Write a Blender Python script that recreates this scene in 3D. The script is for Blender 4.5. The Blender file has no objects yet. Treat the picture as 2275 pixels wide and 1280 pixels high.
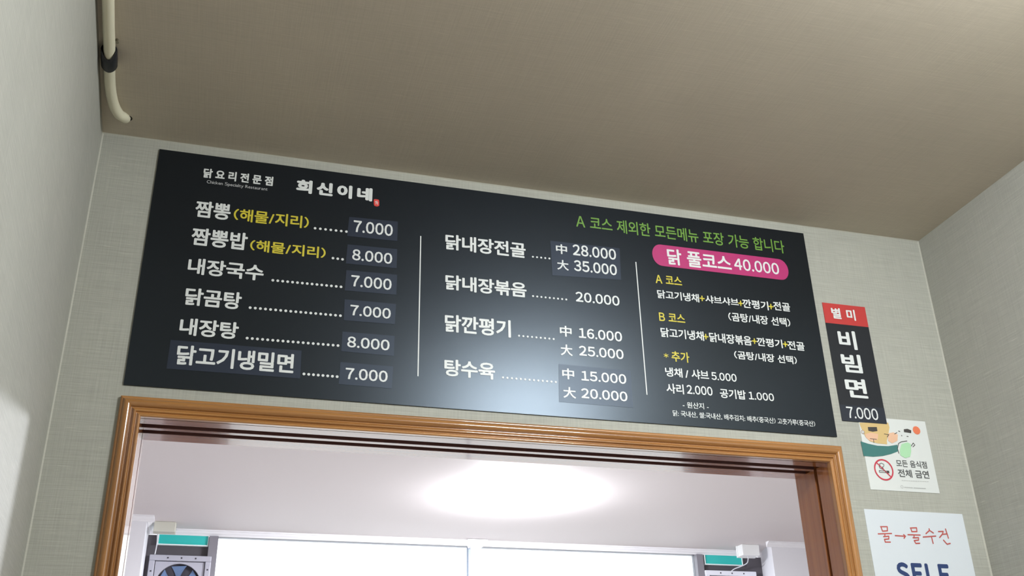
import bpy, bmesh, math, random
from mathutils import Vector, Matrix
random.seed(4)
SC = bpy.context.scene
COL = SC.collection

# ------------------------------------------------------------------ camera, sky, lights, exposure
FPX, YAW, PITCH, ROLL = 2258.58, 0.292, 0.4497, -0.0239
CAM = Vector((0.2208, -2.2733, 1.2959))
def cam_axes():
    cy, sy, cp, sp = math.cos(YAW), math.sin(YAW), math.cos(PITCH), math.sin(PITCH)
    w = Vector((sy*cp, cy*cp, sp)); r = Vector((cy, -sy, 0)); u = r.cross(w)
    c, s = math.cos(ROLL), math.sin(ROLL)
    return c*r + s*u, -s*r + c*u, w
RX, UX, WX = cam_axes()
cd = bpy.data.cameras.new('camera'); co = bpy.data.objects.new('camera', cd); COL.objects.link(co)
cd.sensor_width = 36; cd.lens = FPX/2275*36; cd.clip_start = 0.02
m = Matrix((RX, UX, -WX)).transposed().to_4x4(); m.translation = CAM
co.matrix_world = m
SC.camera = co

wd = bpy.data.worlds.new('sky'); SC.world = wd; wd.use_nodes = True
wd.node_tree.nodes['Background'].inputs[0].default_value = (0.93, 0.97, 1.0, 1)
wd.node_tree.nodes['Background'].inputs[1].default_value = 2.2
FAR_LAMP, NEAR_LAMP = 500.0, 74.0
SC.view_settings.view_transform = 'Standard'; SC.view_settings.look = 'None'
SC.view_settings.gamma = 1; SC.view_settings.exposure = 0.0
SC.view_settings.use_curve_mapping = False
SC.cycles.use_denoising = True
SC.cycles.max_bounces = 10; SC.cycles.diffuse_bounces = 6; SC.cycles.glossy_bounces = 5
SC.cycles.transparent_max_bounces = 12
SC.cycles.sample_clamp_indirect = 6

# ------------------------------------------------------------------ points on the room's planes as seen in the photo
def ray(u, v):
    return (RX*((u-1137.5)/FPX) - UX*((v-640)/FPX) + WX).normalized()
def onY(u, v, y=0.0):
    d = ray(u, v); return CAM + d*((y-CAM.y)/d.y)
def onZ(u, v, z):
    d = ray(u, v); return CAM + d*((z-CAM.z)/d.z)

# ------------------------------------------------------------------ materials
def srgb(r, g, b):
    f = lambda c: (c/255/12.92) if c/255 <= 0.04045 else ((c/255+0.055)/1.055)**2.4
    return (f(r), f(g), f(b), 1)
def mat(name, col, rough=0.6, metal=0.0, spec=0.5, coat=0.0, emit=None, strength=0):
    m = bpy.data.materials.new(name); m.use_nodes = True
    b = m.node_tree.nodes['Principled BSDF']
    b.inputs['Base Color'].default_value = col
    b.inputs['Roughness'].default_value = rough; b.inputs['Metallic'].default_value = metal
    b.inputs['Specular IOR Level'].default_value = spec
    b.inputs['Coat Weight'].default_value = coat; b.inputs['Coat Roughness'].default_value = 0.07
    if emit:
        b.inputs['Emission Color'].default_value = emit; b.inputs['Emission Strength'].default_value = strength
    return m
def nd(m, t, **k):
    n = m.node_tree.nodes.new(t)
    for a, v in k.items(): setattr(n, a, v)
    return n
def lk(m, a, b): m.node_tree.links.new(a, b)
def noise(m, scale, detail=3, rough=0.6, noise_scale=1.0, off=(0, 0, 0)):
    tc = nd(m, 'ShaderNodeTexCoord'); mp = nd(m, 'ShaderNodeMapping')
    mp.inputs['Scale'].default_value = scale; mp.inputs['Location'].default_value = off
    n = nd(m, 'ShaderNodeTexNoise'); n.inputs['Scale'].default_value = noise_scale
    n.inputs['Detail'].default_value = detail; n.inputs['Roughness'].default_value = rough
    lk(m, tc.outputs['Object'], mp.inputs['Vector']); lk(m, mp.outputs[0], n.inputs['Vector'])
    return n.outputs['Fac']
def ramp(m, fac, stops):
    r = nd(m, 'ShaderNodeValToRGB'); e = r.color_ramp.elements
    while len(e) < len(stops): e.new(0.5)
    for k, (p, c) in enumerate(stops): e[k].position = p; e[k].color = c
    lk(m, fac, r.inputs[0]); return r.outputs[0]
def mix(m, fac, a, b, mode='MIX'):
    x = nd(m, 'ShaderNodeMix', data_type='RGBA', blend_type=mode)
    if isinstance(fac, (int, float)): x.inputs[0].default_value = fac
    else: lk(m, fac, x.inputs[0])
    for s, v in ((6, a), (7, b)):
        if isinstance(v, tuple): x.inputs[s].default_value = v
        else: lk(m, v, x.inputs[s])
    return x.outputs[2]
def bump(m, h, strength, dist):
    b = nd(m, 'ShaderNodeBump'); b.inputs['Strength'].default_value = strength; b.inputs['Distance'].default_value = dist
    lk(m, h, b.inputs['Height']); lk(m, b.outputs[0], m.node_tree.nodes['Principled BSDF'].inputs['Normal'])
G = lambda v: (v, v, v, 1)

def wallpaper(name, col, along, across, strength=1.0, normal=None):
    """woven silk paper: threads run along axis `along`, stacked along axis `across`"""
    m = mat(name, col, rough=0.62, spec=0.35)
    def sc(a, c, o):
        s = [o, o, o]; s[along] = a; s[across] = c; return s
    weft = noise(m, sc(9, 330, 1), 4, 0.65)
    warp = noise(m, sc(300, 7, 1), 3, 0.6, off=(3, 7, 2))
    slub = noise(m, sc(16, 300, 1), 2, 0.5, off=(11, 5, 8))
    cloud = noise(m, sc(2.5, 2.5, 2.5), 3, 0.5, off=(1, 2, 3))
    k = strength
    c1 = ramp(m, weft, [(0.3, G(1-0.13*k)), (0.72, G(1+0.10*k))])
    c2 = ramp(m, warp, [(0.3, G(1-0.08*k)), (0.7, G(1+0.06*k))])
    c3 = ramp(m, slub, [(0.66, G(0)), (0.76, G(1))])
    c4 = ramp(m, cloud, [(0.3, G(0.96)), (0.7, G(1.04))])
    c = mix(m, 1.0, col, c1, 'MULTIPLY'); c = mix(m, 1.0, c, c2, 'MULTIPLY'); c = mix(m, 1.0, c, c4, 'MULTIPLY')
    bright = tuple(min(1, x*1.35) for x in col[:3]) + (1,)
    f = nd(m, 'ShaderNodeMath', operation='MULTIPLY'); lk(m, c3, f.inputs[0]); f.inputs[1].default_value = 0.8*k
    c = mix(m, f.outputs[0], c, bright)
    lk(m, c, m.node_tree.nodes['Principled BSDF'].inputs['Base Color'])
    a = nd(m, 'ShaderNodeMath', operation='ADD'); lk(m, weft, a.inputs[0]); lk(m, warp, a.inputs[1])
    bump(m, a.outputs[0], 0.25*k, 0.002)
    return m
M = {}
M['paper_back'] = wallpaper('silk wallpaper', srgb(168, 168, 158), 0, 2)
M['paper_side'] = wallpaper('silk wallpaper side', srgb(165, 165, 157), 1, 2, 0.8)
M['paper_ceiling'] = wallpaper('ceiling paper', srgb(186, 177, 161), 0, 1, 0.45)
M['fold'] = wallpaper('paper fold', srgb(176, 175, 164), 0, 2, 0.5)
M['far_ceiling'] = mat('matt ceiling paint', srgb(214, 208, 208), 0.7)
M['far_wall'] = mat('white wall paint', srgb(225, 225, 230), 0.6)
M['moulding'] = mat('white moulding', srgb(232, 232, 236), 0.4)
M['tiles'] = mat('floor tiles', srgb(150, 142, 138), 0.25)
M['near_floor'] = mat('vinyl floor', srgb(150, 140, 125), 0.4)

def wood(name, dark, light, axis, rough, coat):
    m = mat(name, light, rough, coat=coat)
    s = [60, 60, 60]; s[axis] = 1.5
    n = noise(m, s, 5, 0.6); n2 = noise(m, [v*0.25 for v in s], 3, 0.6, off=(4, 1, 6))
    c = ramp(m, n, [(0.32, dark), (0.62, light)])
    c = mix(m, 0.45, c, ramp(m, n2, [(0.35, dark), (0.65, light)]))
    lk(m, c, m.node_tree.nodes['Principled BSDF'].inputs['Base Color'])
    return m
HD, HL = srgb(130, 84, 40), srgb(186, 132, 74)
M['casing_h'] = wood('honey casing along x', HD, HL, 0, 0.32, 0.7)
M['casing_v'] = wood('honey casing along z', HD, HL, 2, 0.32, 0.7)
JD, JL = srgb(124, 74, 44), srgb(168, 110, 68)
M['jamb_h'] = wood('jamb along x', JD, JL, 0, 0.22, 0.5)
M['jamb_v'] = wood('jamb along z', JD, JL, 2, 0.22, 0.5)

M['board'] = mat('black sign panel', srgb(17, 19, 23), 0.32, spec=0.55)
M['board'].node_tree.nodes['Principled BSDF'].inputs['Specular Tint'].default_value = (0.72, 0.86, 1.0, 1)
M['board_edge'] = mat('panel edge', srgb(150, 152, 156), 0.4)
M['sticker'] = mat('dark price sticker', srgb(38, 42, 55), 0.38)
M['sticker'].node_tree.nodes['Principled BSDF'].inputs['Specular Tint'].default_value = (0.72, 0.86, 1.0, 1)
M['strip'] = mat('black strip vinyl', srgb(27, 30, 36), 0.4)
M['strip_patch'] = mat('navy patch vinyl', srgb(36, 41, 52), 0.4)
M['white_ink'] = mat('white lettering', srgb(216, 219, 217), 0.45)
M['yellow_ink'] = mat('yellow lettering', srgb(200, 186, 56), 0.45)
M['green_ink'] = mat('green lettering', srgb(106, 150, 60), 0.45)
M['pink'] = mat('pink banner', srgb(176, 48, 108), 0.42)
M['red'] = mat('red vinyl', srgb(184, 56, 54), 0.45)
M['seal_red'] = mat('seal red', srgb(214, 66, 60), 0.45)
M['paper'] = mat('white paper', srgb(208, 214, 219), 0.45)
M['gloss_paper'] = mat('glossy white print', srgb(212, 215, 212), 0.3)
M['red_marker'] = mat('red marker', srgb(180, 82, 76), 0.6)
M['navy_ink'] = mat('navy print', srgb(38, 58, 104), 0.5)
M['gray_ink'] = mat('gray print', srgb(84, 86, 86), 0.5)
M['pale_ink'] = mat('pale gray print', srgb(176, 178, 176), 0.5)
M['sign_red'] = mat('sign red', srgb(190, 58, 74), 0.45)
M['tan'] = mat('print tan', srgb(206, 178, 122), 0.4)
M['skin_print'] = mat('print peach', srgb(222, 180, 150), 0.4)
M['teal_print'] = mat('print teal', srgb(62, 116, 112), 0.4)
M['green_print'] = mat('print green', srgb(168, 212, 170), 0.4)
M['orange_print'] = mat('print orange', srgb(222, 120, 84), 0.4)
M['dark_print'] = mat('print dark', srgb(66, 62, 60), 0.4)
M['conduit'] = mat('cream conduit', srgb(216, 212, 188), 0.4)
M['black_rubber'] = mat('black clamp', srgb(26, 27, 32), 0.45)
M['steel'] = mat('steel screw', srgb(150, 145, 130), 0.35, metal=0.9)
M['track'] = mat('painted groove shade', srgb(92, 62, 62), 0.6)  # dark colour standing in for shade inside the door grooves
M['hole'] = mat('dark hole', srgb(40, 34, 26), 0.9)
M['frame'] = mat('grey aluminium', srgb(140, 138, 146), 0.4, metal=0.2)
M['frame_dark'] = mat('dark window band', srgb(84, 80, 86), 0.55)
M['mullion'] = mat('blue grey mullion', srgb(120, 134, 160), 0.4)
M['teal'] = mat('teal film', srgb(52, 190, 184), 0.35)
M['teal_frame'] = mat('white film frame', srgb(236, 244, 244), 0.4)
M['fan_gray'] = mat('grey fan plastic', srgb(176, 176, 188), 0.4)
M['fan_white'] = mat('white fan plastic', srgb(226, 228, 238), 0.4)
M['blade'] = mat('blue grey blade', srgb(104, 130, 170), 0.35)
M['fan_dark'] = mat('fan interior', srgb(58, 56, 66), 0.6)
M['box_cream'] = mat('cream box plastic', srgb(200, 200, 188), 0.5)
M['box_white'] = mat('white box plastic', srgb(234, 236, 236), 0.45)
M['cord'] = mat('white cord', srgb(222, 224, 230), 0.5)
M['lamp_far'] = mat('lit diffuser far', G(0.9), 0.5, emit=(0.93, 0.95, 1.0, 1), strength=FAR_LAMP)
M['lamp_near'] = mat('lit diffuser near', G(0.9), 0.5, emit=(0.93, 0.97, 1.0, 1), strength=NEAR_LAMP)
def glass():
    m = bpy.data.materials.new('window glass'); m.use_nodes = True; nt = m.node_tree; nt.nodes.clear()
    o = nt.nodes.new('ShaderNodeOutputMaterial'); x = nt.nodes.new('ShaderNodeMixShader')
    t = nt.nodes.new('ShaderNodeBsdfTransparent'); g = nt.nodes.new('ShaderNodeBsdfGlossy'); f = nt.nodes.new('ShaderNodeFresnel')
    t.inputs[0].default_value = (0.96, 0.98, 0.98, 1); g.inputs['Roughness'].default_value = 0.02; f.inputs[0].default_value = 1.45
    nt.links.new(f.outputs[0], x.inputs[0]); nt.links.new(t.outputs[0], x.inputs[1]); nt.links.new(g.outputs[0], x.inputs[2])
    nt.links.new(x.outputs[0], o.inputs[0]); return m
M['glass'] = glass()

# ------------------------------------------------------------------ mesh helpers
def link(name, bm, material, parent=None, smooth=False, bevel=0, segs=2):
    bmesh.ops.recalc_face_normals(bm, faces=bm.faces)
    me = bpy.data.meshes.new(name); bm.to_mesh(me); bm.free()
    if smooth:
        for p in me.polygons: p.use_smooth = True
    o = bpy.data.objects.new(name, me); COL.objects.link(o); me.materials.append(material)
    if parent: o.parent = parent; o.matrix_parent_inverse = Matrix.Translation(-parent.location)
    if bevel:
        b = o.modifiers.new('bevel', 'BEVEL'); b.width = bevel; b.segments = segs; b.limit_method = 'ANGLE'
    return o
def raw(name, verts, faces, material, parent=None):
    me = bpy.data.meshes.new(name); me.from_pydata(verts, [], faces); me.update()
    o = bpy.data.objects.new(name, me); COL.objects.link(o); me.materials.append(material)
    if parent: o.parent = parent; o.matrix_parent_inverse = Matrix.Translation(-parent.location)
    return o
def box(bm, x0, x1, y0, y1, z0, z1):
    v = [bm.verts.new(p) for p in ((x0,y0,z0),(x1,y0,z0),(x1,y1,z0),(x0,y1,z0),(x0,y0,z1),(x1,y0,z1),(x1,y1,z1),(x0,y1,z1))]
    for f in ((0,3,2,1),(4,5,6,7),(0,1,5,4),(1,2,6,5),(2,3,7,6),(3,0,4,7)): bm.faces.new([v[i] for i in f])
def boxes(name, material, lst, parent=None, bevel=0):
    bm = bmesh.new()
    for b in lst: box(bm, *b)
    return link(name, bm, material, parent, bevel=bevel)
def prism(bm, pts, a, b):
    """closed polygon pts (list of Vector) pushed from offset a to offset b"""
    A = [bm.verts.new(p+a) for p in pts]; B = [bm.verts.new(p+b) for p in pts]; n = len(pts)
    bm.faces.new(A); bm.faces.new(B[::-1])
    for i in range(n): bm.faces.new((A[i], B[i], B[(i+1) % n], A[(i+1) % n]))
def plate(name, material, xz, y_front, y_back, parent=None, bevel=0):
    bm = bmesh.new(); prism(bm, [Vector((x, 0, z)) for x, z in xz], Vector((0, y_front, 0)), Vector((0, y_back, 0)))
    return link(name, bm, material, parent, bevel=bevel)
def tube(bm, pts, radii, n=14, cap=True):
    if isinstance(radii, (int, float)): radii = [radii]*len(pts)
    rings = []; prev = None
    for i, p in enumerate(pts):
        t = (pts[min(i+1, len(pts)-1)] - pts[max(i-1, 0)]).normalized()
        if prev is None:
            a = Vector((0, 0, 1)) if abs(t.z) < 0.9 else Vector((1, 0, 0)); a = (a - t*a.dot(t)).normalized()
        else: a = (prev - t*prev.dot(t)).normalized()
        prev = a; b = t.cross(a)
        rings.append([bm.verts.new(p + radii[i]*(math.cos(2*math.pi*k/n)*a + math.sin(2*math.pi*k/n)*b)) for k in range(n)])
    for r, s in zip(rings, rings[1:]):
        for k in range(n): bm.faces.new((r[k], r[(k+1) % n], s[(k+1) % n], s[k]))
    if cap: bm.faces.new(rings[0][::-1]); bm.faces.new(rings[-1])
def smooth_path(pts, n=8):
    out = []
    P = [pts[0]] + pts + [pts[-1]]
    for i in range(1, len(P)-2):
        for k in range(n):
            t = k/n
            out.append(0.5*((2*P[i]) + (P[i+1]-P[i-1])*t + (2*P[i-1]-5*P[i]+4*P[i+1]-P[i+2])*t*t + (3*P[i]-P[i-1]-3*P[i+1]+P[i+2])*t**3))
    out.append(pts[-1]); return out
def empty(name, loc): 
    o = bpy.data.objects.new(name, None); COL.objects.link(o); o.location = loc; o.empty_display_size = 0.05; return o
def tag(o, label, cat, group=None):
    o['label'] = label; o['category'] = cat
    if group: o['group'] = group
    return o
def struct(o): o['kind'] = 'structure'; return o

# ------------------------------------------------------------------ lettering: real glyph outlines, set letter by letter
GL = {}
WIDE = {c: chr(ord(c)+0xFEE0) for c in '0123456789+*ABELSF()'}
def glyph(c):
    if c in GL: return GL[c]
    cu = bpy.data.curves.new('glyph', 'FONT'); cu.body = WIDE.get(c, c); cu.size = 1; cu.resolution_u = 3
    o = bpy.data.objects.new('glyph', cu); COL.objects.link(o)
    dg = bpy.context.evaluated_depsgraph_get(); dg.update()
    me = bpy.data.meshes.new_from_object(o.evaluated_get(dg))
    vs = [(v.co.x, v.co.y) for v in me.vertices]; fs = [tuple(p.vertices) for p in me.polygons]
    if c in '()': vs = [(a, .36+(b-.36)*.84) for a, b in vs]
    bpy.data.objects.remove(o); bpy.data.curves.remove(cu); bpy.data.meshes.remove(me)
    GL[c] = (vs, fs); return GL[c]
def lettering(name, s, bl, tr, material, parent, y, bold=0.018, gap=None, pix=True):
    """string s set so that its box runs from the lower left to the upper right point"""
    if pix: bl, tr = onY(*bl, y), onY(*tr, y); x0, z0, x1, z1 = bl.x, bl.z, tr.x, tr.z
    else: x0, z0, x1, z1 = bl[0], bl[1], tr[0], tr[1]
    V, F, pen = [], [], 0.0
    offs = [(0, 0)] + [(math.cos(a*math.pi/4)*bold, math.sin(a*math.pi/4)*bold) for a in range(8)] if bold else [(0, 0)]
    for c in s:
        if c == ' ': pen += 0.3; continue
        vs, fs = glyph(c)
        if not vs: continue
        lo = min(v[0] for v in vs); hi = max(v[0] for v in vs)
        if ord(c) >= 0xAC00 or 0x4E00 <= ord(c) < 0xA000: dx, adv = pen, 0.9
        else: dx, adv = pen - lo + 0.035 + bold, hi - lo + 0.07 + 2*bold
        if gap: adv += gap
        for k, (ox, oz) in enumerate(offs):
            n = len(V); V += [(vx+dx+ox, vz+oz, k) for vx, vz in vs]; F += [tuple(i+n for i in f) for f in fs]
        pen += adv
    a0 = min(v[0] for v in V); a1 = max(v[0] for v in V); b0 = min(v[1] for v in V); b1 = max(v[1] for v in V)
    sx, sz = (x1-x0)/(a1-a0), (z1-z0)/(b1-b0)
    return raw(name, [(x0+(a-a0)*sx, y-0.00002*k, z0+(b-b0)*sz) for a, b, k in V], F, material, parent)
def dots(p, q, n, rad, parent, y):
    a, b = onY(*p, y), onY(*q, y); bm = bmesh.new()
    for i in range(n):
        c = a.lerp(b, i/(n-1)); prism(bm, [c + Vector((math.cos(t*math.pi/6)*rad, 0, math.sin(t*math.pi/6)*rad)) for t in range(12)], Vector((0, -0.0001, 0)), Vector((0, 0.0001, 0)))
    return link('leader_dots', bm, M['white_ink'], parent)
def stroke_lines(name, lines, width, y, material, parent, to):
    """flat pen strokes with round ends through points mapped by `to`"""
    bm = bmesh.new(); h = width/2; k = 0
    for L in lines:
        P = [to(*q) for q in L]
        for a, b in zip(P, P[1:]):
            d = Vector((b.x-a.x, 0, b.z-a.z))
            if d.length < 1e-6: continue
            d.normalize(); n = Vector((-d.z, 0, d.x)); pts = []
            for j in range(7): t = math.pi*j/6; pts.append(Vector((b.x, 0, b.z)) + (n*math.cos(t) + d*math.sin(t))*h)
            for j in range(7): t = math.pi*j/6; pts.append(Vector((a.x, 0, a.z)) - (n*math.cos(t) + d*math.sin(t))*h)
            k += 1
            bm.faces.new([bm.verts.new(p + Vector((0, y-0.00001*k, 0))) for p in pts[::-1]])
    return link(name, bm, material, parent)
def flat(name, px, material, parent, y, t=0.0002):
    P = [onY(u, v, y) for u, v in px]
    return plate(name, material, [(p.x, p.z) for p in P], y-t, y, parent)
def ellipse_px(cu, cv, rx, rz, y, n=28):
    c = onY(cu, cv, y); return [(c.x+rx*math.cos(2*math.pi*k/n), c.z+rz*math.sin(2*math.pi*k/n)) for k in range(n)]

# ================================================================== THE SETTING
H = 2.747; XL, XR = -0.1368, 2.2019; AL, AR = 0.0449, -0.0171
TH = 0.16                                              # thickness of the wall over the doorway
OX0, OX1, OZ = 0.046, 1.758, 2.026                     # clear opening of the doorway
CW = 0.047                                             # width of the casing
struct(boxes('wall_back', M['paper_back'], [(-1.6, OX0-0.02, 0, TH, 0, H), (OX1+0.02, 6.2, 0, TH, 0, H), (OX0-0.02, OX1+0.02, 0, TH, OZ+0.02, H)]))
def side_wall(name, x, ang, sgn):
    a = Vector((x, 0, 0)); b = a + Vector((math.sin(ang), -math.cos(ang), 0))*4.2; n = Vector((sgn*0.1, 0, 0))
    bm = bmesh.new(); prism(bm, [a, b, b+n, a+n], Vector((0, 0, 0)), Vector((0, 0, H)))
    return struct(link(name, bm, M['paper_side']))
side_wall('wall_left', XL, AL, -1); side_wall('wall_right', XR, AR, 1)
struct(boxes('wall_front', M['paper_back'], [(-0.3, 2.4, -4.3, -4.18, 0, H)]))
struct(boxes('ceiling', M['paper_ceiling'], [(-0.4, 2.5, -4.3, 0.0, H, H+0.1)]))
struct(boxes('ceiling_far', M['far_ceiling'], [(-1.6, 6.2, 0.0, 4.51, H, H+0.1)]))
struct(boxes('floor', M['near_floor'], [(-0.4, 2.5, -4.3, TH, -0.1, 0)]))
struct(boxes('floor_far', M['tiles'], [(-1.6, 6.2, TH, 4.55, -0.1, 0)]))

def fold(name, p, q, u, v):
    e = .0032; bm = bmesh.new()
    prism(bm, [Vector((0, 0, 0)), u*e, (u+v)*e*.45, v*e], p, q); return struct(link(name, bm, M['fold']))
X_, Y_AX, Z_ = Vector((1, 0, 0)), Vector((0, -1, 0)), Vector((0, 0, -1))
fold('trim_6', Vector((XL, 0, H)), Vector((XR, 0, H)), Z_, Y_AX)
fold('trim_7', Vector((XL, 0, 0)), Vector((XL, 0, H)), X_, Y_AX)
fold('trim_8', Vector((XR, 0, 0)), Vector((XR, 0, H)), -X_, Y_AX)
# ---- doorway: mitred casing, jambs with sliding-door grooves
door = struct(empty('door_1', (0.9, 0, 0)))
prof = [(0, 0), (0, .008), (.003, .0105), (.006, .011), (.0075, .0135), (.011, .0175), (.016, .0195), (.0205, .0185), (.024, .0150),
        (.0252, .0118), (.0285, .0125), (.0315, .0165), (.0345, .0172), (.0365, .0145), (.0375, .0125), (.0395, .0130), (.042, .0165), (.045, .0168), (CW, .0145), (CW, 0)]
prof = [(a.x, a.y) for a in smooth_path([Vector((p, d, 0)) for p, d in prof[1:-1]], 5)]
prof = [(0, 0)] + prof + [(CW, 0)]
def casing(name, a, b, ina, inb, material):
    bm = bmesh.new(); A, B = [], []
    for s, d in prof:
        A.append(bm.verts.new(a + ina*s + Vector((0, -d, 0)))); B.append(bm.verts.new(b + inb*s + Vector((0, -d, 0))))
    for i in range(len(prof)-1): bm.faces.new((A[i], A[i+1], B[i+1], B[i]))
    bm.faces.new(A); bm.faces.new(B[::-1]); return link(name, bm, material, door)
zt = OZ+CW; xa, xb = OX0-CW, OX1+CW
casing('head_casing', Vector((xa, 0, zt)), Vector((xb, 0, zt)), Vector((1, 0, -1)), Vector((-1, 0, -1)), M['casing_h'])
casing('side_casing', Vector((xa, 0, 0)), Vector((xa, 0, zt)), Vector((1, 0, 0)), Vector((1, 0, -1)), M['casing_v'])
casing('side_casing', Vector((xb, 0, 0)), Vector((xb, 0, zt)), Vector((-1, 0, 0)), Vector((-1, 0, -1)), M['casing_v'])
def grooved(groves, y0, y1, depth, base):
    """cross-section (y, height above the face) of a board with grooves"""
    pts = [(y0, base), (y0, 0)]
    for a, b in groves: pts += [(a, 0), (a, depth), (b, depth), (b, 0)]
    return pts + [(y1, 0), (y1, base)]
bm = bmesh.new(); prism(bm, [Vector((0, y, OZ+h)) for y, h in grooved([(.036, .064), (.080, .107)], -.003, TH, .013, .02)], Vector((OX0-.02, 0, 0)), Vector((OX1+.02, 0, 0)))
link('head_jamb', bm, M['jamb_h'], door)
bm = bmesh.new(); prism(bm, [Vector((OX1+h, y, 0)) for y, h in grooved([(.052, .066)], -.003, TH, .010, .02)], Vector((0, 0, 0)), Vector((0, 0, OZ)))
link('side_jamb', bm, M['jamb_v'], door)
bm = bmesh.new(); prism(bm, [Vector((OX0-h, y, 0)) for y, h in grooved([(.100, .116)], -.003, TH, .010, .02)], Vector((0, 0, 0)), Vector((0, 0, OZ)))
link('side_jamb', bm, M['jamb_v'], door)

boxes('groove_shade', M['track'], [(OX0, OX1, .062, .0638, OZ+.0004, OZ+.0126)], door)  # added dark strips: the grooves' shade painted on their back faces
boxes('groove_shade', M['track'], [(OX0, OX1, .105, .1068, OZ+.0004, OZ+.0126)], door)
boxes('groove_shade', M['track'], [(OX0-.0096, OX0-.0004, .1142, .1158, .01, OZ-.002)], door)
# ---- the room beyond
YW, YP = 4.45, 4.11                                    # window wall and the pier faces beside it
BX0, BX1, BX1b = -0.155, 3.985, 4.09
struct(boxes('wall_far_left', M['far_wall'], [(-1.6, BX0, YP, 4.53, 0, H)]))
bm = bmesh.new(); prism(bm, [Vector((x, y, 0)) for x, y in ((BX1, YP), (6.2, YP), (6.2, 4.53), (BX1b+.02, 4.53), (BX1b, YW))], Vector((0, 0, 0)), Vector((0, 0, H)))
struct(link('wall_far_right', bm, M['far_wall']))
struct(boxes('wall_side_left', M['far_wall'], [(-1.7, -1.6, 0, 4.53, 0, H)])); struct(boxes('wall_side_right', M['far_wall'], [(6.2, 6.3, 0, 4.53, 0, H)]))
cp = [(0, 0), (0, -.034), (.008, -.034), (.012, -.026), (.022, -.018), (.030, -.008), (.040, -.008), (.040, 0)]   # (out from wall, down from ceiling)
def crown(name, a, b, n):
    bm = bmesh.new(); A = [bm.verts.new(a + n*s + Vector((0, 0, d))) for s, d in cp]; B = [bm.verts.new(b + n*s + Vector((0, 0, d))) for s, d in cp]
    for i in range(len(cp)): j = (i+1) % len(cp); bm.faces.new((A[i], A[j], B[j], B[i]))
    bm.faces.new(A); bm.faces.new(B[::-1]); return struct(link(name, bm, M['moulding']))
crown('trim_1', Vector((BX0, YW, H)), Vector((BX1b, YW, H)), Vector((0, -1, 0)))
crown('trim_2', Vector((-1.6, YP, H)), Vector((BX0+.04, YP, H)), Vector((0, -1, 0)))
crown('trim_3', Vector((BX1-.04, YP, H)), Vector((6.2, YP, H)), Vector((0, -1, 0)))
crown('trim_4', Vector((BX0, YP, H)), Vector((BX0, YW, H)), Vector((1, 0, 0)))
mx = onY(1043, 1210, YW).x
bm = bmesh.new(); prism(bm, [Vector((x, 0, z)) for x, z in ((mx-.01, H-.05), (mx+.075, H-.05), (mx+.105, H-.003), (mx-.03, H-.003))], Vector((0, YW-.085, 0)), Vector((0, YW, 0)))
struct(link('trim_5', bm, M['moulding']))
# windows: outer frame, slim mullion, panes down to a low sill
wl, wr = onY(485, 1200, YW).x, onY(1545, 1236, YW).x
ZT = H-.034
def struct_empty(name, loc): return struct(empty(name, loc))
w1 = struct_empty('window_1', (1.9, YW, 0))
boxes('window_frame', M['frame'], [(wl-.055, wl, YW-.02, YW+.06, 0, ZT), (wr, wr+.05, YW-.02, YW+.06, 0, ZT), (wl, wr, YW, YW+.06, 0, .12), (wl-.055, wr+.05, YW+.01, YW+.06, ZT, H)], w1)
boxes('mullion', M['mullion'], [(mx-.007, mx+.007, YW, YW+.05, .12, ZT)], w1)
boxes('window_pane', M['glass'], [(wl, mx-.007, YW+.025, YW+.031, .12, ZT)], w1)
boxes('window_pane', M['glass'], [(mx+.007, wr, YW+.025, YW+.031, .12, ZT)], w1)
def side_light(name, x0, x1, t0, t1, tz0, tz1):
    w = struct_empty(name, ((x0+x1)/2, YW, 0))
    boxes('window_frame', M['frame_dark'], [(x0, x1, YW+.012, YW+.06, 0, ZT)], w)
    boxes('film_panel', M['teal'], [(t0, t1, YW-.004, YW+.012, tz0, tz1)], w)
    e = .007
    boxes('film_frame', M['teal_frame'], [(t0-e, t0, YW-.012, YW+.012, tz0-e, tz1), (t1, t1+e*.7, YW-.012, YW+.012, tz0-e, tz1), (t0, t1, YW-.012, YW+.012, tz0-e, tz0)], w)
    return w
p, q = onY(352, 1183, YW), onY(462, 1214, YW)
side_light('window_2', BX0, wl-.055, p.x+.008, q.x-.004, q.z+.004, ZT)
p2, q2 = onY(1564, 1228, YW), onY(1648, 1256, YW)
side_light('window_3', wr+.05, BX1b+.02, p2.x, q2.x, q2.z, ZT)

# ================================================================== THINGS
# ---- ceiling lamps
def lamp(name, x, y, rad, hgt, material, label):
    root = tag(empty(name, (x, y, H)), label, 'lamp')
    n = 40
    bm = bmesh.new(); c = Vector((x, y, H))
    tube(bm, [c, c - Vector((0, 0, .012))], [rad*.9, rad*.9], n); link('lamp_base', bm, M['moulding'], root)
    bm = bmesh.new(); prev = None
    for k in range(10):
        a = math.pi/2*k/9; r, z = rad*math.cos(a), H-.010-hgt*math.sin(a)
        if k == 9: v = bm.verts.new((x, y, z)); [bm.faces.new((prev[i], prev[(i+1) % n], v)) for i in range(n)]; break
        ring = [bm.verts.new((x+r*math.cos(2*math.pi*i/n), y+r*math.sin(2*math.pi*i/n), z)) for i in range(n)]
        if prev: [bm.faces.new((prev[i], prev[(i+1) % n], ring[(i+1) % n], ring[i])) for i in range(n)]
        prev = ring
    link('lamp_diffuser', bm, material, root, smooth=True)
    return root
lamp('ceiling_lamp', 1.88, 3.20, .24, .05, M['lamp_far'], 'glowing round white ceiling lamp seen through the doorway beyond the wooden frame')
lamp('ceiling_lamp', 1.45, -1.70, .27, .22, M['lamp_near'], 'round white ceiling lamp in the papered room facing the menu board')

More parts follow.
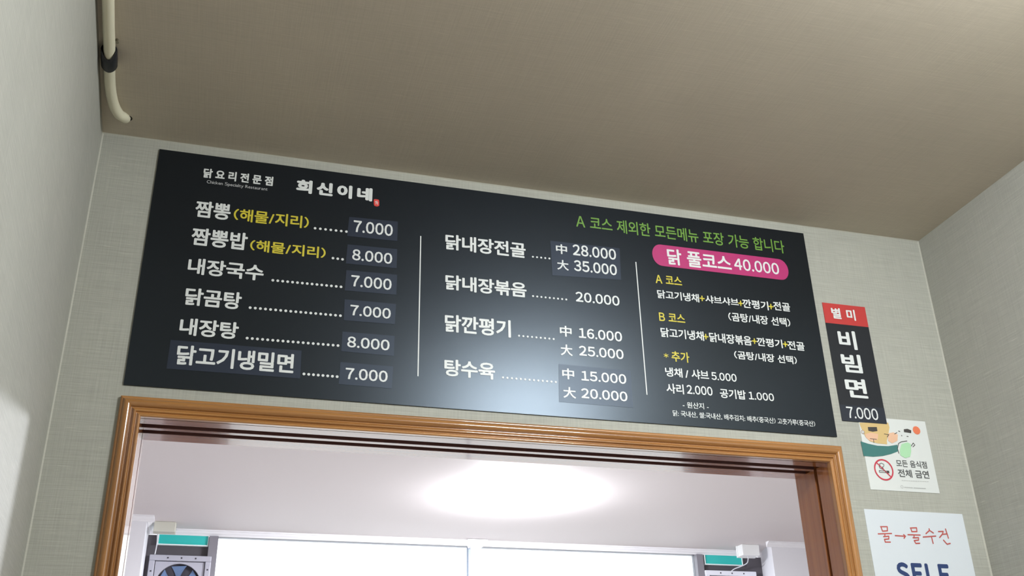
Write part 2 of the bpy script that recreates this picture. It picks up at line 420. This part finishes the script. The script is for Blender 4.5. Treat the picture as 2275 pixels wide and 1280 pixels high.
# ---- the big menu board
YB = -0.004
bc = dict(x0=0.0, x1=1.8, z0=2.1, z1=2.1+0.6198)
board = tag(empty('menu_board', (0.9, 0, 2.1)), 'wide black menu board with white Korean dishes and prices above the wooden doorway', 'sign')
boxes('panel', M['board'], [(0, 1.8, YB, 0, 2.1, bc['z1'])], board)
YT = YB-0.0008                                          # printed lettering
YS = YB-0.0006                                          # face of the price stickers
W_, Y_, G_ = M['white_ink'], M['yellow_ink'], M['green_ink']
lettering('trade_lettering', '닭요리전문점', (450.8, 394.4), (607.6, 393), W_, board, YT, .036, gap=.28)
lettering('english_lettering', 'Chicken Specialty Restaurant', (458.8, 409), (594.8, 416.5), mat('dim lettering', srgb(190, 192, 194), .5), board, YT, 0)
lettering('title_lettering', '희신이네', (657.2, 427), (828, 419), W_, board, YT, .052, gap=.16)
seal = plate('seal_mark', M['seal_red'], [(p.x, p.z) for p in [onY(*q, YT) for q in ((830.5, 443), (835, 442.5), (841.5, 444), (842.5, 448), (842.5, 457), (838, 459), (832, 457.5), (830.5, 454))]], YT-.0001, YT+.0001, board)
stroke_lines('seal_lettering', [[(833, 449), (836, 447), (835, 454)], [(838, 447), (839, 455)], [(836, 451), (840, 451)]], .0012, YT-.0003, M['white_ink'], seal, lambda u, v: onY(u, v, YT))
def sticker(px):
    return flat('price_sticker', px, M['sticker'], board, YS+.0004, .0004)
def price(s, bl, tr, par=None, nm='price_lettering'):
    return lettering(nm, s, bl, tr, W_, par or board, YT-.0004 if par else YT, .023)
def dish(s, bl, tr, m=W_, bold=.026, nm='dish_lettering', par=None):
    return lettering(nm, s, bl, tr, m, par or board, YT-.0004 if par else YT, bold)
dish('짬뽕', (431.7, 481.2), (514.6, 454)); dish('(해물/지리)', (517.8, 489.5), (687.2, 481.5), Y_, .022)
dish('짬뽕밥', (423, 543.5), (551.8, 518.5)); dish('(해물/지리)', (554.4, 557), (724.4, 550), Y_, .022)
dish('내장국수', (415.5, 607.7), (587.6, 589.6)); dish('닭곰탕', (408.9, 677), (538.5, 650.5)); dish('내장탕', (396.9, 743.5), (531.9, 717))
pt = sticker(((379.1, 755.4), (670, 779.3), (666.8, 841.2), (369.8, 819.1)))
dish('닭고기냉밀면', (389.8, 809.8), (654.6, 787.2), par=pt)
for a, b, n in (((700, 507.2), (769.6, 514.7), 7), ((739.8, 573.6), (761, 576.3), 3), ((606.2, 622.8), (757.6, 637.4), 15), ((555.8, 683.7), (756.3, 701.5), 19),
                ((549.1, 751.4), (751, 767.9), 19), ((675.3, 831), (749, 837), 8)):
    dots(a, b, n, .0034, board, YT)
for s, bl, tr, st in (
    ('7.000', (784.7, 515.2), (873.1, 499.3), ((776, 482), (883.8, 492.6), (882.5, 535.7), (771, 524.5))),
    ('8.000', (782, 577.6), (871.8, 563), ((772.2, 543.1), (882.4, 553.7), (881.1, 596.2), (768.2, 585.6))),
    ('7.000', (779.4, 636), (870.5, 620.1), ((769.6, 600.2), (882.4, 610.8), (880.3, 655.2), (765.6, 645.4))),
    ('7.000', (777.5, 700.4), (868.6, 685.5), ((765.6, 665.1), (879.8, 675.7), (877.1, 720.8), (763.5, 711.6))),
    ('8.000', (770.9, 771.3), (866, 755.4), ((760.8, 736.8), (876.6, 746.6), (875, 791.2), (758.1, 780.6))),
    ('7.000', (766.9, 842.2), (861.7, 824.4), ((756.3, 804.5), (873.2, 814.6), (870.5, 863.5), (752.3, 853.6)))):
    price(s, bl, tr, sticker(st))
for a, b in (((934.9, 524.5), (928.5, 836.1)), ((1411.1, 581.9), (1438.9, 877.4))):
    p, q = onY(*a, YT), onY(*b, YT); boxes('divider_line', W_, [((p.x+q.x)/2-.0014, (p.x+q.x)/2+.0014, YT-.0001, YT+.0001, q.z, p.z)], board)
dish('닭내장전골', (989.3, 553.8), (1167.4, 540.6)); dish('닭내장볶음', (989.3, 643), (1169.3, 628.8)); dish('닭깐평기', (988.1, 736.8), (1134.4, 712)); dish('탕수육', (987, 835), (1099.5, 806.9))
for a, b, n in (((1183.9, 570.6), (1220.6, 574.4), 5), ((1184.3, 658), (1258.1, 665.5), 9), ((1153.1, 746.1), (1230, 753.3), 9), ((1117.5, 838.8), (1234.9, 848.9), 13)):
    dots(a, b, n, .0027, board, YT)
s1 = sticker(((1222.5, 535), (1376.3, 551.9), (1380, 622), (1227, 611.9))); s2 = sticker(((1241.3, 808.8), (1400.6, 823.8), (1407, 906.3), (1242, 893.1)))
for c, bl, tr, par in (('中', (1235.6, 563.1), (1259.3, 544.4), s1), ('大', (1238.3, 598.8), (1262.6, 579.3), s1), ('中', (1244.3, 746.9), (1269.4, 725.5), None),
                       ('大', (1246.1, 789.3), (1271.3, 766.8), None), ('中', (1249.5, 841.8), (1275, 820), s2), ('大', (1251.8, 883.8), (1278.8, 861.3), s2)):
    lettering('size_lettering', c, bl, tr, W_, par or board, YT-.0004 if par else YT, .020)
for s, bl, tr, par in (('28.000', (1273.1, 566.9), (1367.6, 553.8), s1), ('35.000', (1275.8, 601.8), (1369.5, 588.3), s1), ('20.000', (1279.5, 670), (1375.5, 658), None),
                       ('16.000', (1286.3, 750.6), (1381.1, 737.5), None), ('25.000', (1287, 790), (1384.5, 776.9), None), ('15.000', (1291.9, 845.5), (1390.5, 832), s2),
                       ('20.000', (1291.9, 884.5), (1393.1, 870.6), s2)):
    price(s, bl, tr, par)
lettering('takeout_lettering', 'A 코스 제외한 모든메뉴 포장 가능 합니다', (1280.3, 505.9), (1740, 534.9), G_, board, YT, .012)
# pink banner with rounded ends
p, q = onY(1447, 541, YT), onY(1755, 624, YT); bx0, bx1, bz1, bz0 = p.x, q.x, p.z, q.z; r = (bz1-bz0)/2; zc = (bz0+bz1)/2
pts = [(bx1-r*.8+.8*r*math.sin(math.pi*k/12), zc+r*math.cos(math.pi*k/12)) for k in range(13)] + [(bx0+r*.8-.8*r*math.sin(math.pi*k/12), zc-r*math.cos(math.pi*k/12)) for k in range(13)]
ban = plate('banner', M['pink'], pts, YT-.0001, YT+.0003, board)
lettering('banner_lettering', '닭 풀코스', (1484.2, 587.1), (1622.3, 568.7), W_, ban, YT-.0004, .023)
lettering('banner_price', '40.000', (1632.4, 599), (1728.6, 585), W_, ban, YT-.0004, .023)
cl = lambda s, bl, tr, m=W_, b=.021, n='course_lettering': lettering(n, s, bl, tr, m, board, YT, b)
cl('A 코스', (1457, 628.8), (1513.7, 616.1), Y_, .02, 'course_heading'); cl('B 코스', (1465, 712.8), (1520.8, 699.3), Y_, .02, 'course_heading')
cl('*', (1475, 794.5), (1484.5, 785.5), Y_, .03, 'course_heading'); cl('추가', (1492.7, 803), (1530.2, 783.5), Y_, .02, 'course_heading')
cl('닭고기냉채', (1461, 662.3), (1551.9, 653.6)); cl('샤브샤브', (1567.8, 672.8), (1639.7, 663.3)); cl('깐평기', (1650.8, 683.6), (1705.7, 670.2)); cl('전골', (1719.4, 688.8), (1753.7, 673.5))
cl('(곰탕/내장 선택)', (1619.2, 712.8), (1754, 707.7))
cl('닭고기냉채', (1468.8, 748.5), (1562.5, 736.8)); cl('닭내장볶음', (1577, 759.4), (1668.5, 747.5)); cl('깐평기', (1682.5, 768.4), (1736.9, 755)); cl('전골', (1751, 776.3), (1785.7, 760.5))
cl('(곰탕/내장 선택)', (1632.1, 797.2), (1768.8, 792))
for u, v in ((1559.8, 663.1), (1645.6, 674.1), (1712.8, 681.3), (1568.1, 748), (1676.2, 758.1), (1744.6, 764.9)):
    stroke_lines('plus_sign', [[(u-4.6, v-.5), (u+4.6, v+.5)], [(u-.4, v-5), (u+.4, v+5)]], .0034, YT, Y_, board, lambda a, b: onY(a, b, YT))
cl('냉채', (1478.8, 836.2), (1514.9, 818.8)); cl('/', (1523.1, 839.4), (1528.8, 823)); cl('샤브', (1537.2, 841.7), (1573.5, 823.5)); cl('5.000', (1581.3, 844), (1635.2, 831.2))
cl('사리', (1481.4, 873.4), (1518, 854.6)); cl('2.000', (1526.7, 875), (1581.7, 859.8)); cl('공기밥', (1600.5, 883.9), (1655.6, 867.8)); cl('1.000', (1664.2, 887.4), (1718.2, 874.6))
cl('- 원산지 -', (1517.3, 906), (1573.5, 896.8), W_, .012, 'origin_lettering')
cl('닭: 국내산, 쌀:국내산, 배추김치: 배추(중국산) 고춧가루(중국산)', (1495.5, 925), (1809.8, 935.5), W_, .012, 'origin_lettering')

# ---- narrow special-dish strip
st = tag(empty('menu_strip', (1.89, 0, 2.145)), 'narrow upright black menu strip with red top, right of the wide board', 'sign')
a, b = onY(1826, 672, -.002), onY(1963, 942, -.002); c = onY(1830, 714, -.002); x0, x1 = a.x+.001, onY(1921, 682, -.002).x
zt_, zb_, zm = a.z, b.z, onY(1834, 717, -.002).z
boxes('panel', M['strip'], [(x0, x1, -.0022, 0, zb_, zm)], st); boxes('red_panel', M['red'], [(x0, x1, -.0022, 0, zm, zt_)], st)
YQ = -.003
lettering('heading_lettering', '별미', (1849.4, 707.4), (1897.9, 688.8), W_, st, YQ, .03, gap=.35)
for ch, bl, tr in (('비', (1866.3, 774.3), (1898.6, 736.6)), ('빔', (1873.4, 826), (1910.5, 789)), ('면', (1882.4, 882.1), (1922, 843.6))):
    lettering('dish_lettering', ch, bl, tr, W_, st, YQ, .03)
pz = onY(1872, 899, YQ).z
ps = boxes('price_sticker', M['strip_patch'], [(x0, x1, -.0028, -.0022, zb_, pz)], st)
lettering('price_lettering', '7.000', (1883.5, 928.8), (1948.2, 908.5), W_, ps, -.0034, .014)

# ---- no-smoking notice
ns = tag(empty('smoking_notice', (1.985, 0, 1.962)), 'small square no-smoking poster with cartoon print, just below the narrow black strip', 'poster')
x0, x1, z0, z1 = 1.877, 2.091, 1.962, 2.164
boxes('sheet', M['gloss_paper'], [(x0, x1, -.0012, 0, z0, z1)], ns)
YN = -.0016
S8 = lambda x, y: (1890+.1484*x, 920+.1484*y)
PL = lambda pts: [S8(*p) for p in pts]
flat('tan_print', PL([(130, 130), (560, 130), (580, 200), (560, 330), (540, 400), (545, 455), (400, 440), (290, 410), (225, 350), (200, 300), (145, 180)]), M['tan'], ns, YN)
flat('peach_print', PL([(215, 300), (300, 280), (410, 300), (405, 380), (330, 410), (270, 390), (225, 350)]), M['skin_print'], ns, YN-.0003)
flat('peach_print', PL([(560, 290), (640, 275), (705, 310), (700, 400), (620, 440), (560, 400)]), M['skin_print'], ns, YN-.0003)
flat('teal_print', PL([(148, 408), (260, 445), (400, 475), (560, 482), (700, 460), (705, 560), (600, 600), (480, 628), (340, 640), (195, 628)]), M['teal_print'], ns, YN-.0003)
flat('green_print', PL([(760, 450), (850, 425), (900, 450), (905, 560), (890, 640), (820, 660), (745, 620), (735, 540)]), M['green_print'], ns, YN-.0003)
flat('dark_print', PL([(255, 195), (390, 195), (400, 255), (330, 265), (265, 250)]), M['dark_print'], ns, YN-.0005)
flat('dark_print', PL([(795, 228), (850, 222), (905, 245), (905, 285), (800, 268)]), M['dark_print'], ns, YN-.0005)
for L in [[(500, 300), (570, 310), (545, 345)], [(290, 370), (385, 380)], [(340, 385), (345, 430)], [(840, 405), (760, 415), (715, 440), (700, 520), (720, 590)], [(905, 480), (935, 435), (960, 465), (930, 492)], [(655, 300), (690, 280)], [(715, 255), (735, 262)], [(760, 320), (765, 330)], [(840, 335), (860, 338)]]:
    stroke_lines('print_line', [L], .0018, YN-.0005, M['dark_print'], ns, lambda x, y: onY(*S8(x, y), YN))
cS = onY(*S8(985, 245), YN)
plate('badge_print', M['orange_print'], [(cS.x+(.0125 if k % 2 else .0108)*math.cos(math.pi*k/16), cS.z+(.0125 if k % 2 else .0108)*math.sin(math.pi*k/16)) for k in range(32)], YN-.0004, YN, ns)
def ring(name, cx, cz, r, w, y, material, parent, slash=True):
    bm = bmesh.new(); n = 40
    A = [bm.verts.new((cx+r*math.cos(2*math.pi*k/n), y, cz+r*math.sin(2*math.pi*k/n))) for k in range(n)]; B = [bm.verts.new((cx+(r-w)*math.cos(2*math.pi*k/n), y, cz+(r-w)*math.sin(2*math.pi*k/n))) for k in range(n)]
    for k in range(n): j = (k+1) % n; bm.faces.new((A[k], A[j], B[j], B[k]))
    if slash:
        d = Vector((1, 0, -1)).normalized(); nn = Vector((1, 0, 1)).normalized()*w*.42; c = Vector((cx, y+.0001, cz))
        bm.faces.new([bm.verts.new(p) for p in (c-d*(r-w*.5)-nn, c+d*(r-w*.5)-nn, c+d*(r-w*.5)+nn, c-d*(r-w*.5)+nn)])
    return link(name, bm, material, parent)
cN = onY(*S8(495, 835), YN); rN = .0295
ring('prohibition_sign', cN.x, cN.z, rN, .0042, YN-.0002, M['sign_red'], ns)
stroke_lines('cigarette_mark', [[(cN.x-.015, cN.z-.003), (cN.x+.008, cN.z-.003)], [(cN.x-.015, cN.z-.0075), (cN.x+.008, cN.z-.0075)], [(cN.x-.015, cN.z-.003), (cN.x-.015, cN.z-.0075)],
                                [(cN.x-.004, cN.z+.001), (cN.x-.010, cN.z+.003), (cN.x-.013, cN.z+.008), (cN.x-.009, cN.z+.012), (cN.x-.010, cN.z+.016), (cN.x-.004, cN.z+.018), (cN.x+.003, cN.z+.015), (cN.x+.002, cN.z+.010), (cN.x-.003, cN.z+.007), (cN.x-.001, cN.z+.003)]],
             .0014, YN-.0005, M['gray_ink'], ns, lambda x, z: Vector((x, 0, z)))
boxes('cigarette_tip', M['dark_print'], [(cN.x+.0085, cN.x+.0155, YN-.0006, YN-.0004, cN.z-.0085, cN.z-.002)], ns)
c2 = onY(*S8(180, 270), YN); plate('round_badge', M['gloss_paper'], ellipse_px(*S8(180, 270), .0052, .0055, YN), YN-.0006, YN, ns); ring('prohibition_sign', c2.x, c2.z, .0054, .0011, YN-.0007, mat('brown print', srgb(150, 100, 84), .5), ns)
lettering('notice_lettering', '모든 음식점', S8(690, 788), S8(1128, 712), M['gray_ink'], ns, YN, .018)
lettering('notice_lettering', '전체 금연', S8(720, 942), S8(1160, 852), M['gray_ink'], ns, YN, .022)
stroke_lines('fine_print', [[(x, 995+.05*(x-765)), (x+24, 996+.05*(x-765))] for x in range(765, 1140, 34)], .0014, YN, M['pale_ink'], ns, lambda x, y: onY(*S8(x, y), YN))
stroke_lines('fine_print', [[(x, 1098+.06*(x-800)), (x+24, 1099+.06*(x-800))] for x in list(range(805, 905, 32)) + list(range(945, 1110, 30))], .0026, YN, M['pale_ink'], ns, lambda x, y: onY(*S8(x, y), YN))
cf = onY(*S8(768, 1090), YN); ring('emblem_mark', cf.x, cf.z, .0042, .0013, YN, M['pale_ink'], ns, False)

# ---- self-service paper
sp = tag(empty('self_service_notice', (1.998, 0, 1.697)), 'white landscape paper with red handwriting and navy capitals, lowest on the back wall', 'notice')
boxes('sheet', M['paper'], [(1.846, 2.149, -.001, 0, 1.697, 1.909)], sp)
YH = -.0014
S7 = lambda x, y: onY(1880+.1736*x, 1110+.1736*y, YH)
stroke_lines('handwriting', [[(440, 348), (525, 348), (528, 400), (465, 405), (445, 350)], [(410, 440), (580, 435)], [(495, 440), (495, 470)], [(478, 475), (545, 470), (545, 505), (490, 510), (500, 545), (565, 545)],
    [(628, 462), (755, 470)], [(735, 450), (758, 470), (740, 495)],
    [(820, 365), (900, 362), (905, 410), (840, 412), (825, 365)], [(790, 450), (945, 455)], [(868, 455), (868, 480)], [(855, 490), (925, 488), (925, 520), (870, 525), (890, 562), (940, 560)],
    [(1060, 375), (1065, 395), (1020, 437)], [(1065, 395), (1115, 428)], [(985, 480), (1145, 468)], [(1090, 475), (1112, 562)],
    [(1180, 410), (1240, 408), (1232, 440), (1195, 487)], [(1270, 378), (1308, 495)], [(1228, 445), (1288, 440)], [(1245, 520), (1290, 572), (1330, 562)]],
    .0032, YH, M['red_marker'], sp, S7)
a, b = S7(622, 800), S7(1300, 826)
lettering('printed_lettering', 'SELF', (a.x, a.z-.056), (b.x, a.z), M['navy_ink'], sp, YH, .04, gap=.06, pix=False)

# ---- cream conduit in the corner under the ceiling
cz = H-.0135
cdn = tag(empty('cable_conduit', (-.09, -.3, H)), 'cream cable conduit along the left wall and ceiling corner, bent at its end', 'pipe')
pp = [onZ(238, -60, cz), onZ(241, 40, cz), onZ(243, 105, cz), onZ(243, 150, cz), onZ(245, 195, cz), onZ(252, 230, cz), onZ(263, 252, cz)]
pp = [pp[1] + (pp[1]-pp[3]).normalized()*d for d in (1.0, .6, .3)] + pp[1:] + [onZ(272, 259, H-.010), onZ(279, 263, H-.002)]
bm = bmesh.new(); tube(bm, smooth_path(pp, 7), .0122, 18); link('tube', bm, M['conduit'], cdn, smooth=True)
hc = onZ(279, 261, H-.001); bm = bmesh.new(); tube(bm, [hc+Vector((.004, .002, 0)), hc+Vector((.004, .002, .001))], .0115, 18); link('hole', bm, M['hole'], cdn)
ca, cb = onZ(242, 108, cz), onZ(243, 146, cz); 
bm = bmesh.new(); n = 20; t = (cb-ca).normalized(); s = Vector((0, 0, 1)).cross(t).normalized(); up = Vector((0, 0, 1))
prevs = None
for k, (f, rr) in enumerate(((0, .0150), (.06, .0172), (.5, .0176), (.94, .0172), (1, .0150))):
    rg = []
    for i in range(n):
        an = 2*math.pi*i/n; o = s*math.cos(an)+up*math.sin(an)
        notch = .022*max(0, -math.sin(an))**3 if k < 2 else 0            # the mouth of the clamp is scooped out underneath
        bulge = .006*max(0, -math.sin(an))**2 if k > 2 else 0
        pz = ca.lerp(cb, f) + t*(notch+bulge) + o*rr
        pz.z = min(pz.z, H-.0004); rg.append(bm.verts.new(pz))
    if prevs: [bm.faces.new((prevs[i], prevs[(i+1) % n], rg[(i+1) % n], rg[i])) for i in range(n)]
    prevs = rg
clamp = link('clamp', bm, M['black_rubber'], cdn, smooth=True)
sc = onZ(260, 92, H-.006)
bm = bmesh.new(); tube(bm, [Vector((sc.x, sc.y, H)), Vector((sc.x, sc.y, H-.006)), Vector((sc.x, sc.y, H-.009))], [.0026, .0026, .0045], 12); tube(bm, [onZ(250, 99, H-.004), onZ(260, 93, H-.004)], .0022, 8)
link('screw', bm, M['steel'], clamp)

# ---- exhaust fans in the side lights of the far window
def fan(x0, x1, zt, body, label, covered):
    w = x1-x0; zb = zt-w; cx, cz_ = (x0+x1)/2, (zt+zb)/2; yf = YW-.03
    root = tag(empty('exhaust_fan', (cx, YW+.01, zb)), label, 'fan', 'exhaust fans in the far window')
    e = .034
    boxes('frame', body, [(x0, x1, yf, YW+.012, zt-e, zt), (x0, x1, yf, YW+.012, zb, zb+e), (x0, x0+e, yf, YW+.012, zb+e, zt-e), (x1-e, x1, yf, YW+.012, zb+e, zt-e)], root, bevel=.004)
    # inner plate with a round mouth
    bm = bmesh.new(); a = w/2-e-.004; r = a*.93; n = 48
    yfp = yf+.012
    for yy in (yfp, yfp+.02):
        sq, ci = [], []
        for k in range(n):
            an = 2*math.pi*k/n; c_, s_ = math.cos(an), math.sin(an); mxs = max(abs(c_), abs(s_))
            sq.append(bm.verts.new((cx+a*c_/mxs, yy, cz_+a*s_/mxs))); ci.append(bm.verts.new((cx+r*c_, yy, cz_+r*s_)))
        for k in range(n): j = (k+1) % n; bm.faces.new((sq[k], sq[j], ci[j], ci[k]))
        if yy == yfp: f1 = ci
        else: [bm.faces.new((f1[k], f1[(k+1) % n], ci[(k+1) % n], ci[k])) for k in range(n)]
    link('mouth_plate', bm, body, root)
    bm = bmesh.new(); tube(bm, [Vector((cx, YW+.008, cz_)), Vector((cx, YW+.011, cz_))], a*.99, 40); link('back_plate', bm, M['fan_dark'], root)
    if covered:
        bm = bmesh.new(); tube(bm, [Vector((cx, yfp-.004, cz_)), Vector((cx, yfp-.010, cz_)), Vector((cx, yfp-.016, cz_))], [r*.9, r*.9, r*.7], 40); link('shutter', bm, M['fan_gray'], root)
    else:
        for k in range(6):
            bm = bmesh.new(); a0 = math.pi/2-.33+k*math.pi/3+.38; ra, ro = r*.24, r*.96; pts = []
            for i in range(7):
                f = i/6; rr = ra+(ro-ra)*f; pts.append((a0-.16-.22*f, rr))
            for i in range(7):
                f = 1-i/6; rr = ra+(ro-ra)*f; pts.append((a0+.14+.20*f, rr))
            P = [Vector((cx+rr*math.cos(an), YW-.006+.012*math.sin(3*(an-a0)), cz_+rr*math.sin(an))) for an, rr in pts]
            prism(bm, P, Vector((0, 0, 0)), Vector((0, .002, 0))); link('blade', bm, M['blade'], root)
        bm = bmesh.new(); tube(bm, [Vector((cx, YW+.006, cz_)), Vector((cx, YW-.016, cz_)), Vector((cx, YW-.020, cz_))], [r*.26, r*.26, r*.18], 24); link('hub', bm, M['fan_gray'], root)
    for sx, sz in ((-.25, .5), (0.02, .5), (.3, .5), (-.5, .25), (.5, .3), (-.5, -.2), (.5, -.2)):
        px, pz = cx+sx*(w-e)*(1 if abs(sx) == .5 else .9), cz_+sz*(w-e)
        bm = bmesh.new(); tube(bm, [Vector((px, yf, pz)), Vector((px, yf-.002, pz))], .005, 10); link('screw', bm, M['fan_dark'], root)
    return root
p, q = onY(333, 1231, YW-.03), onY(470, 1238, YW-.03)
f1 = fan(p.x, q.x, p.z-.002, M['fan_gray'], 'grey square exhaust fan with blue blades at the left end of the far window', False)
p3, q3 = onY(1567, 1268, YW-.03), onY(1680, 1269, YW-.03)
f2 = fan(p3.x, q3.x, (p3.z+q3.z)/2, M['fan_white'], 'white square exhaust fan, top edge only, at the right end of the far window', True)
def cord(pts, par):
    bm = bmesh.new(); tube(bm, smooth_path(pts, 6), .0035, 8); return link('power_cord', bm, M['cord'], par, smooth=True)
def jbox(u0, u1, vt, vb, depth, material, label):
    um = (u0+u1)/2; y = onZ(um, vt, H-.001).y; a, b = onY(u0, vb, y), onY(u1, vb, y)
    z0 = onY(um, vb, y).z
    root = tag(empty('junction_box', ((a.x+b.x)/2, y+depth/2, z0)), label, 'box', 'junction boxes under the far ceiling')
    boxes('cover', material, [(a.x, b.x, y, y+depth*.8, z0, H)], root, bevel=.004)
    boxes('base_plate', material, [(a.x-.002, b.x+.002, y+depth*.8, y+depth, z0-.003, H)], root)
    return root, y, z0
b1, y1, zb1 = jbox(340, 389, 1159, 1181, .06, M['box_cream'], 'cream junction box under the far ceiling above the grey fan on the left')
b2, y2, zb2 = jbox(1651, 1689, 1210, 1234, .09, M['box_white'], 'white junction box under the far ceiling above the white fan on the right')
cord([onY(350, 1178, y1+.05), onY(350, 1186, y1+.10), onY(349, 1205, YW-.03), onY(347, 1218, YW-.03), onY(344, 1232, YW-.028)], f1)
cord([onY(1661, 1237, y2+.05), onY(1662, 1243, y2+.06), onY(1659, 1252, YW-.06), onY(1645, 1259, YW-.04), onY(1632, 1264, YW-.03), onY(1624, 1270, YW-.024)], f2)
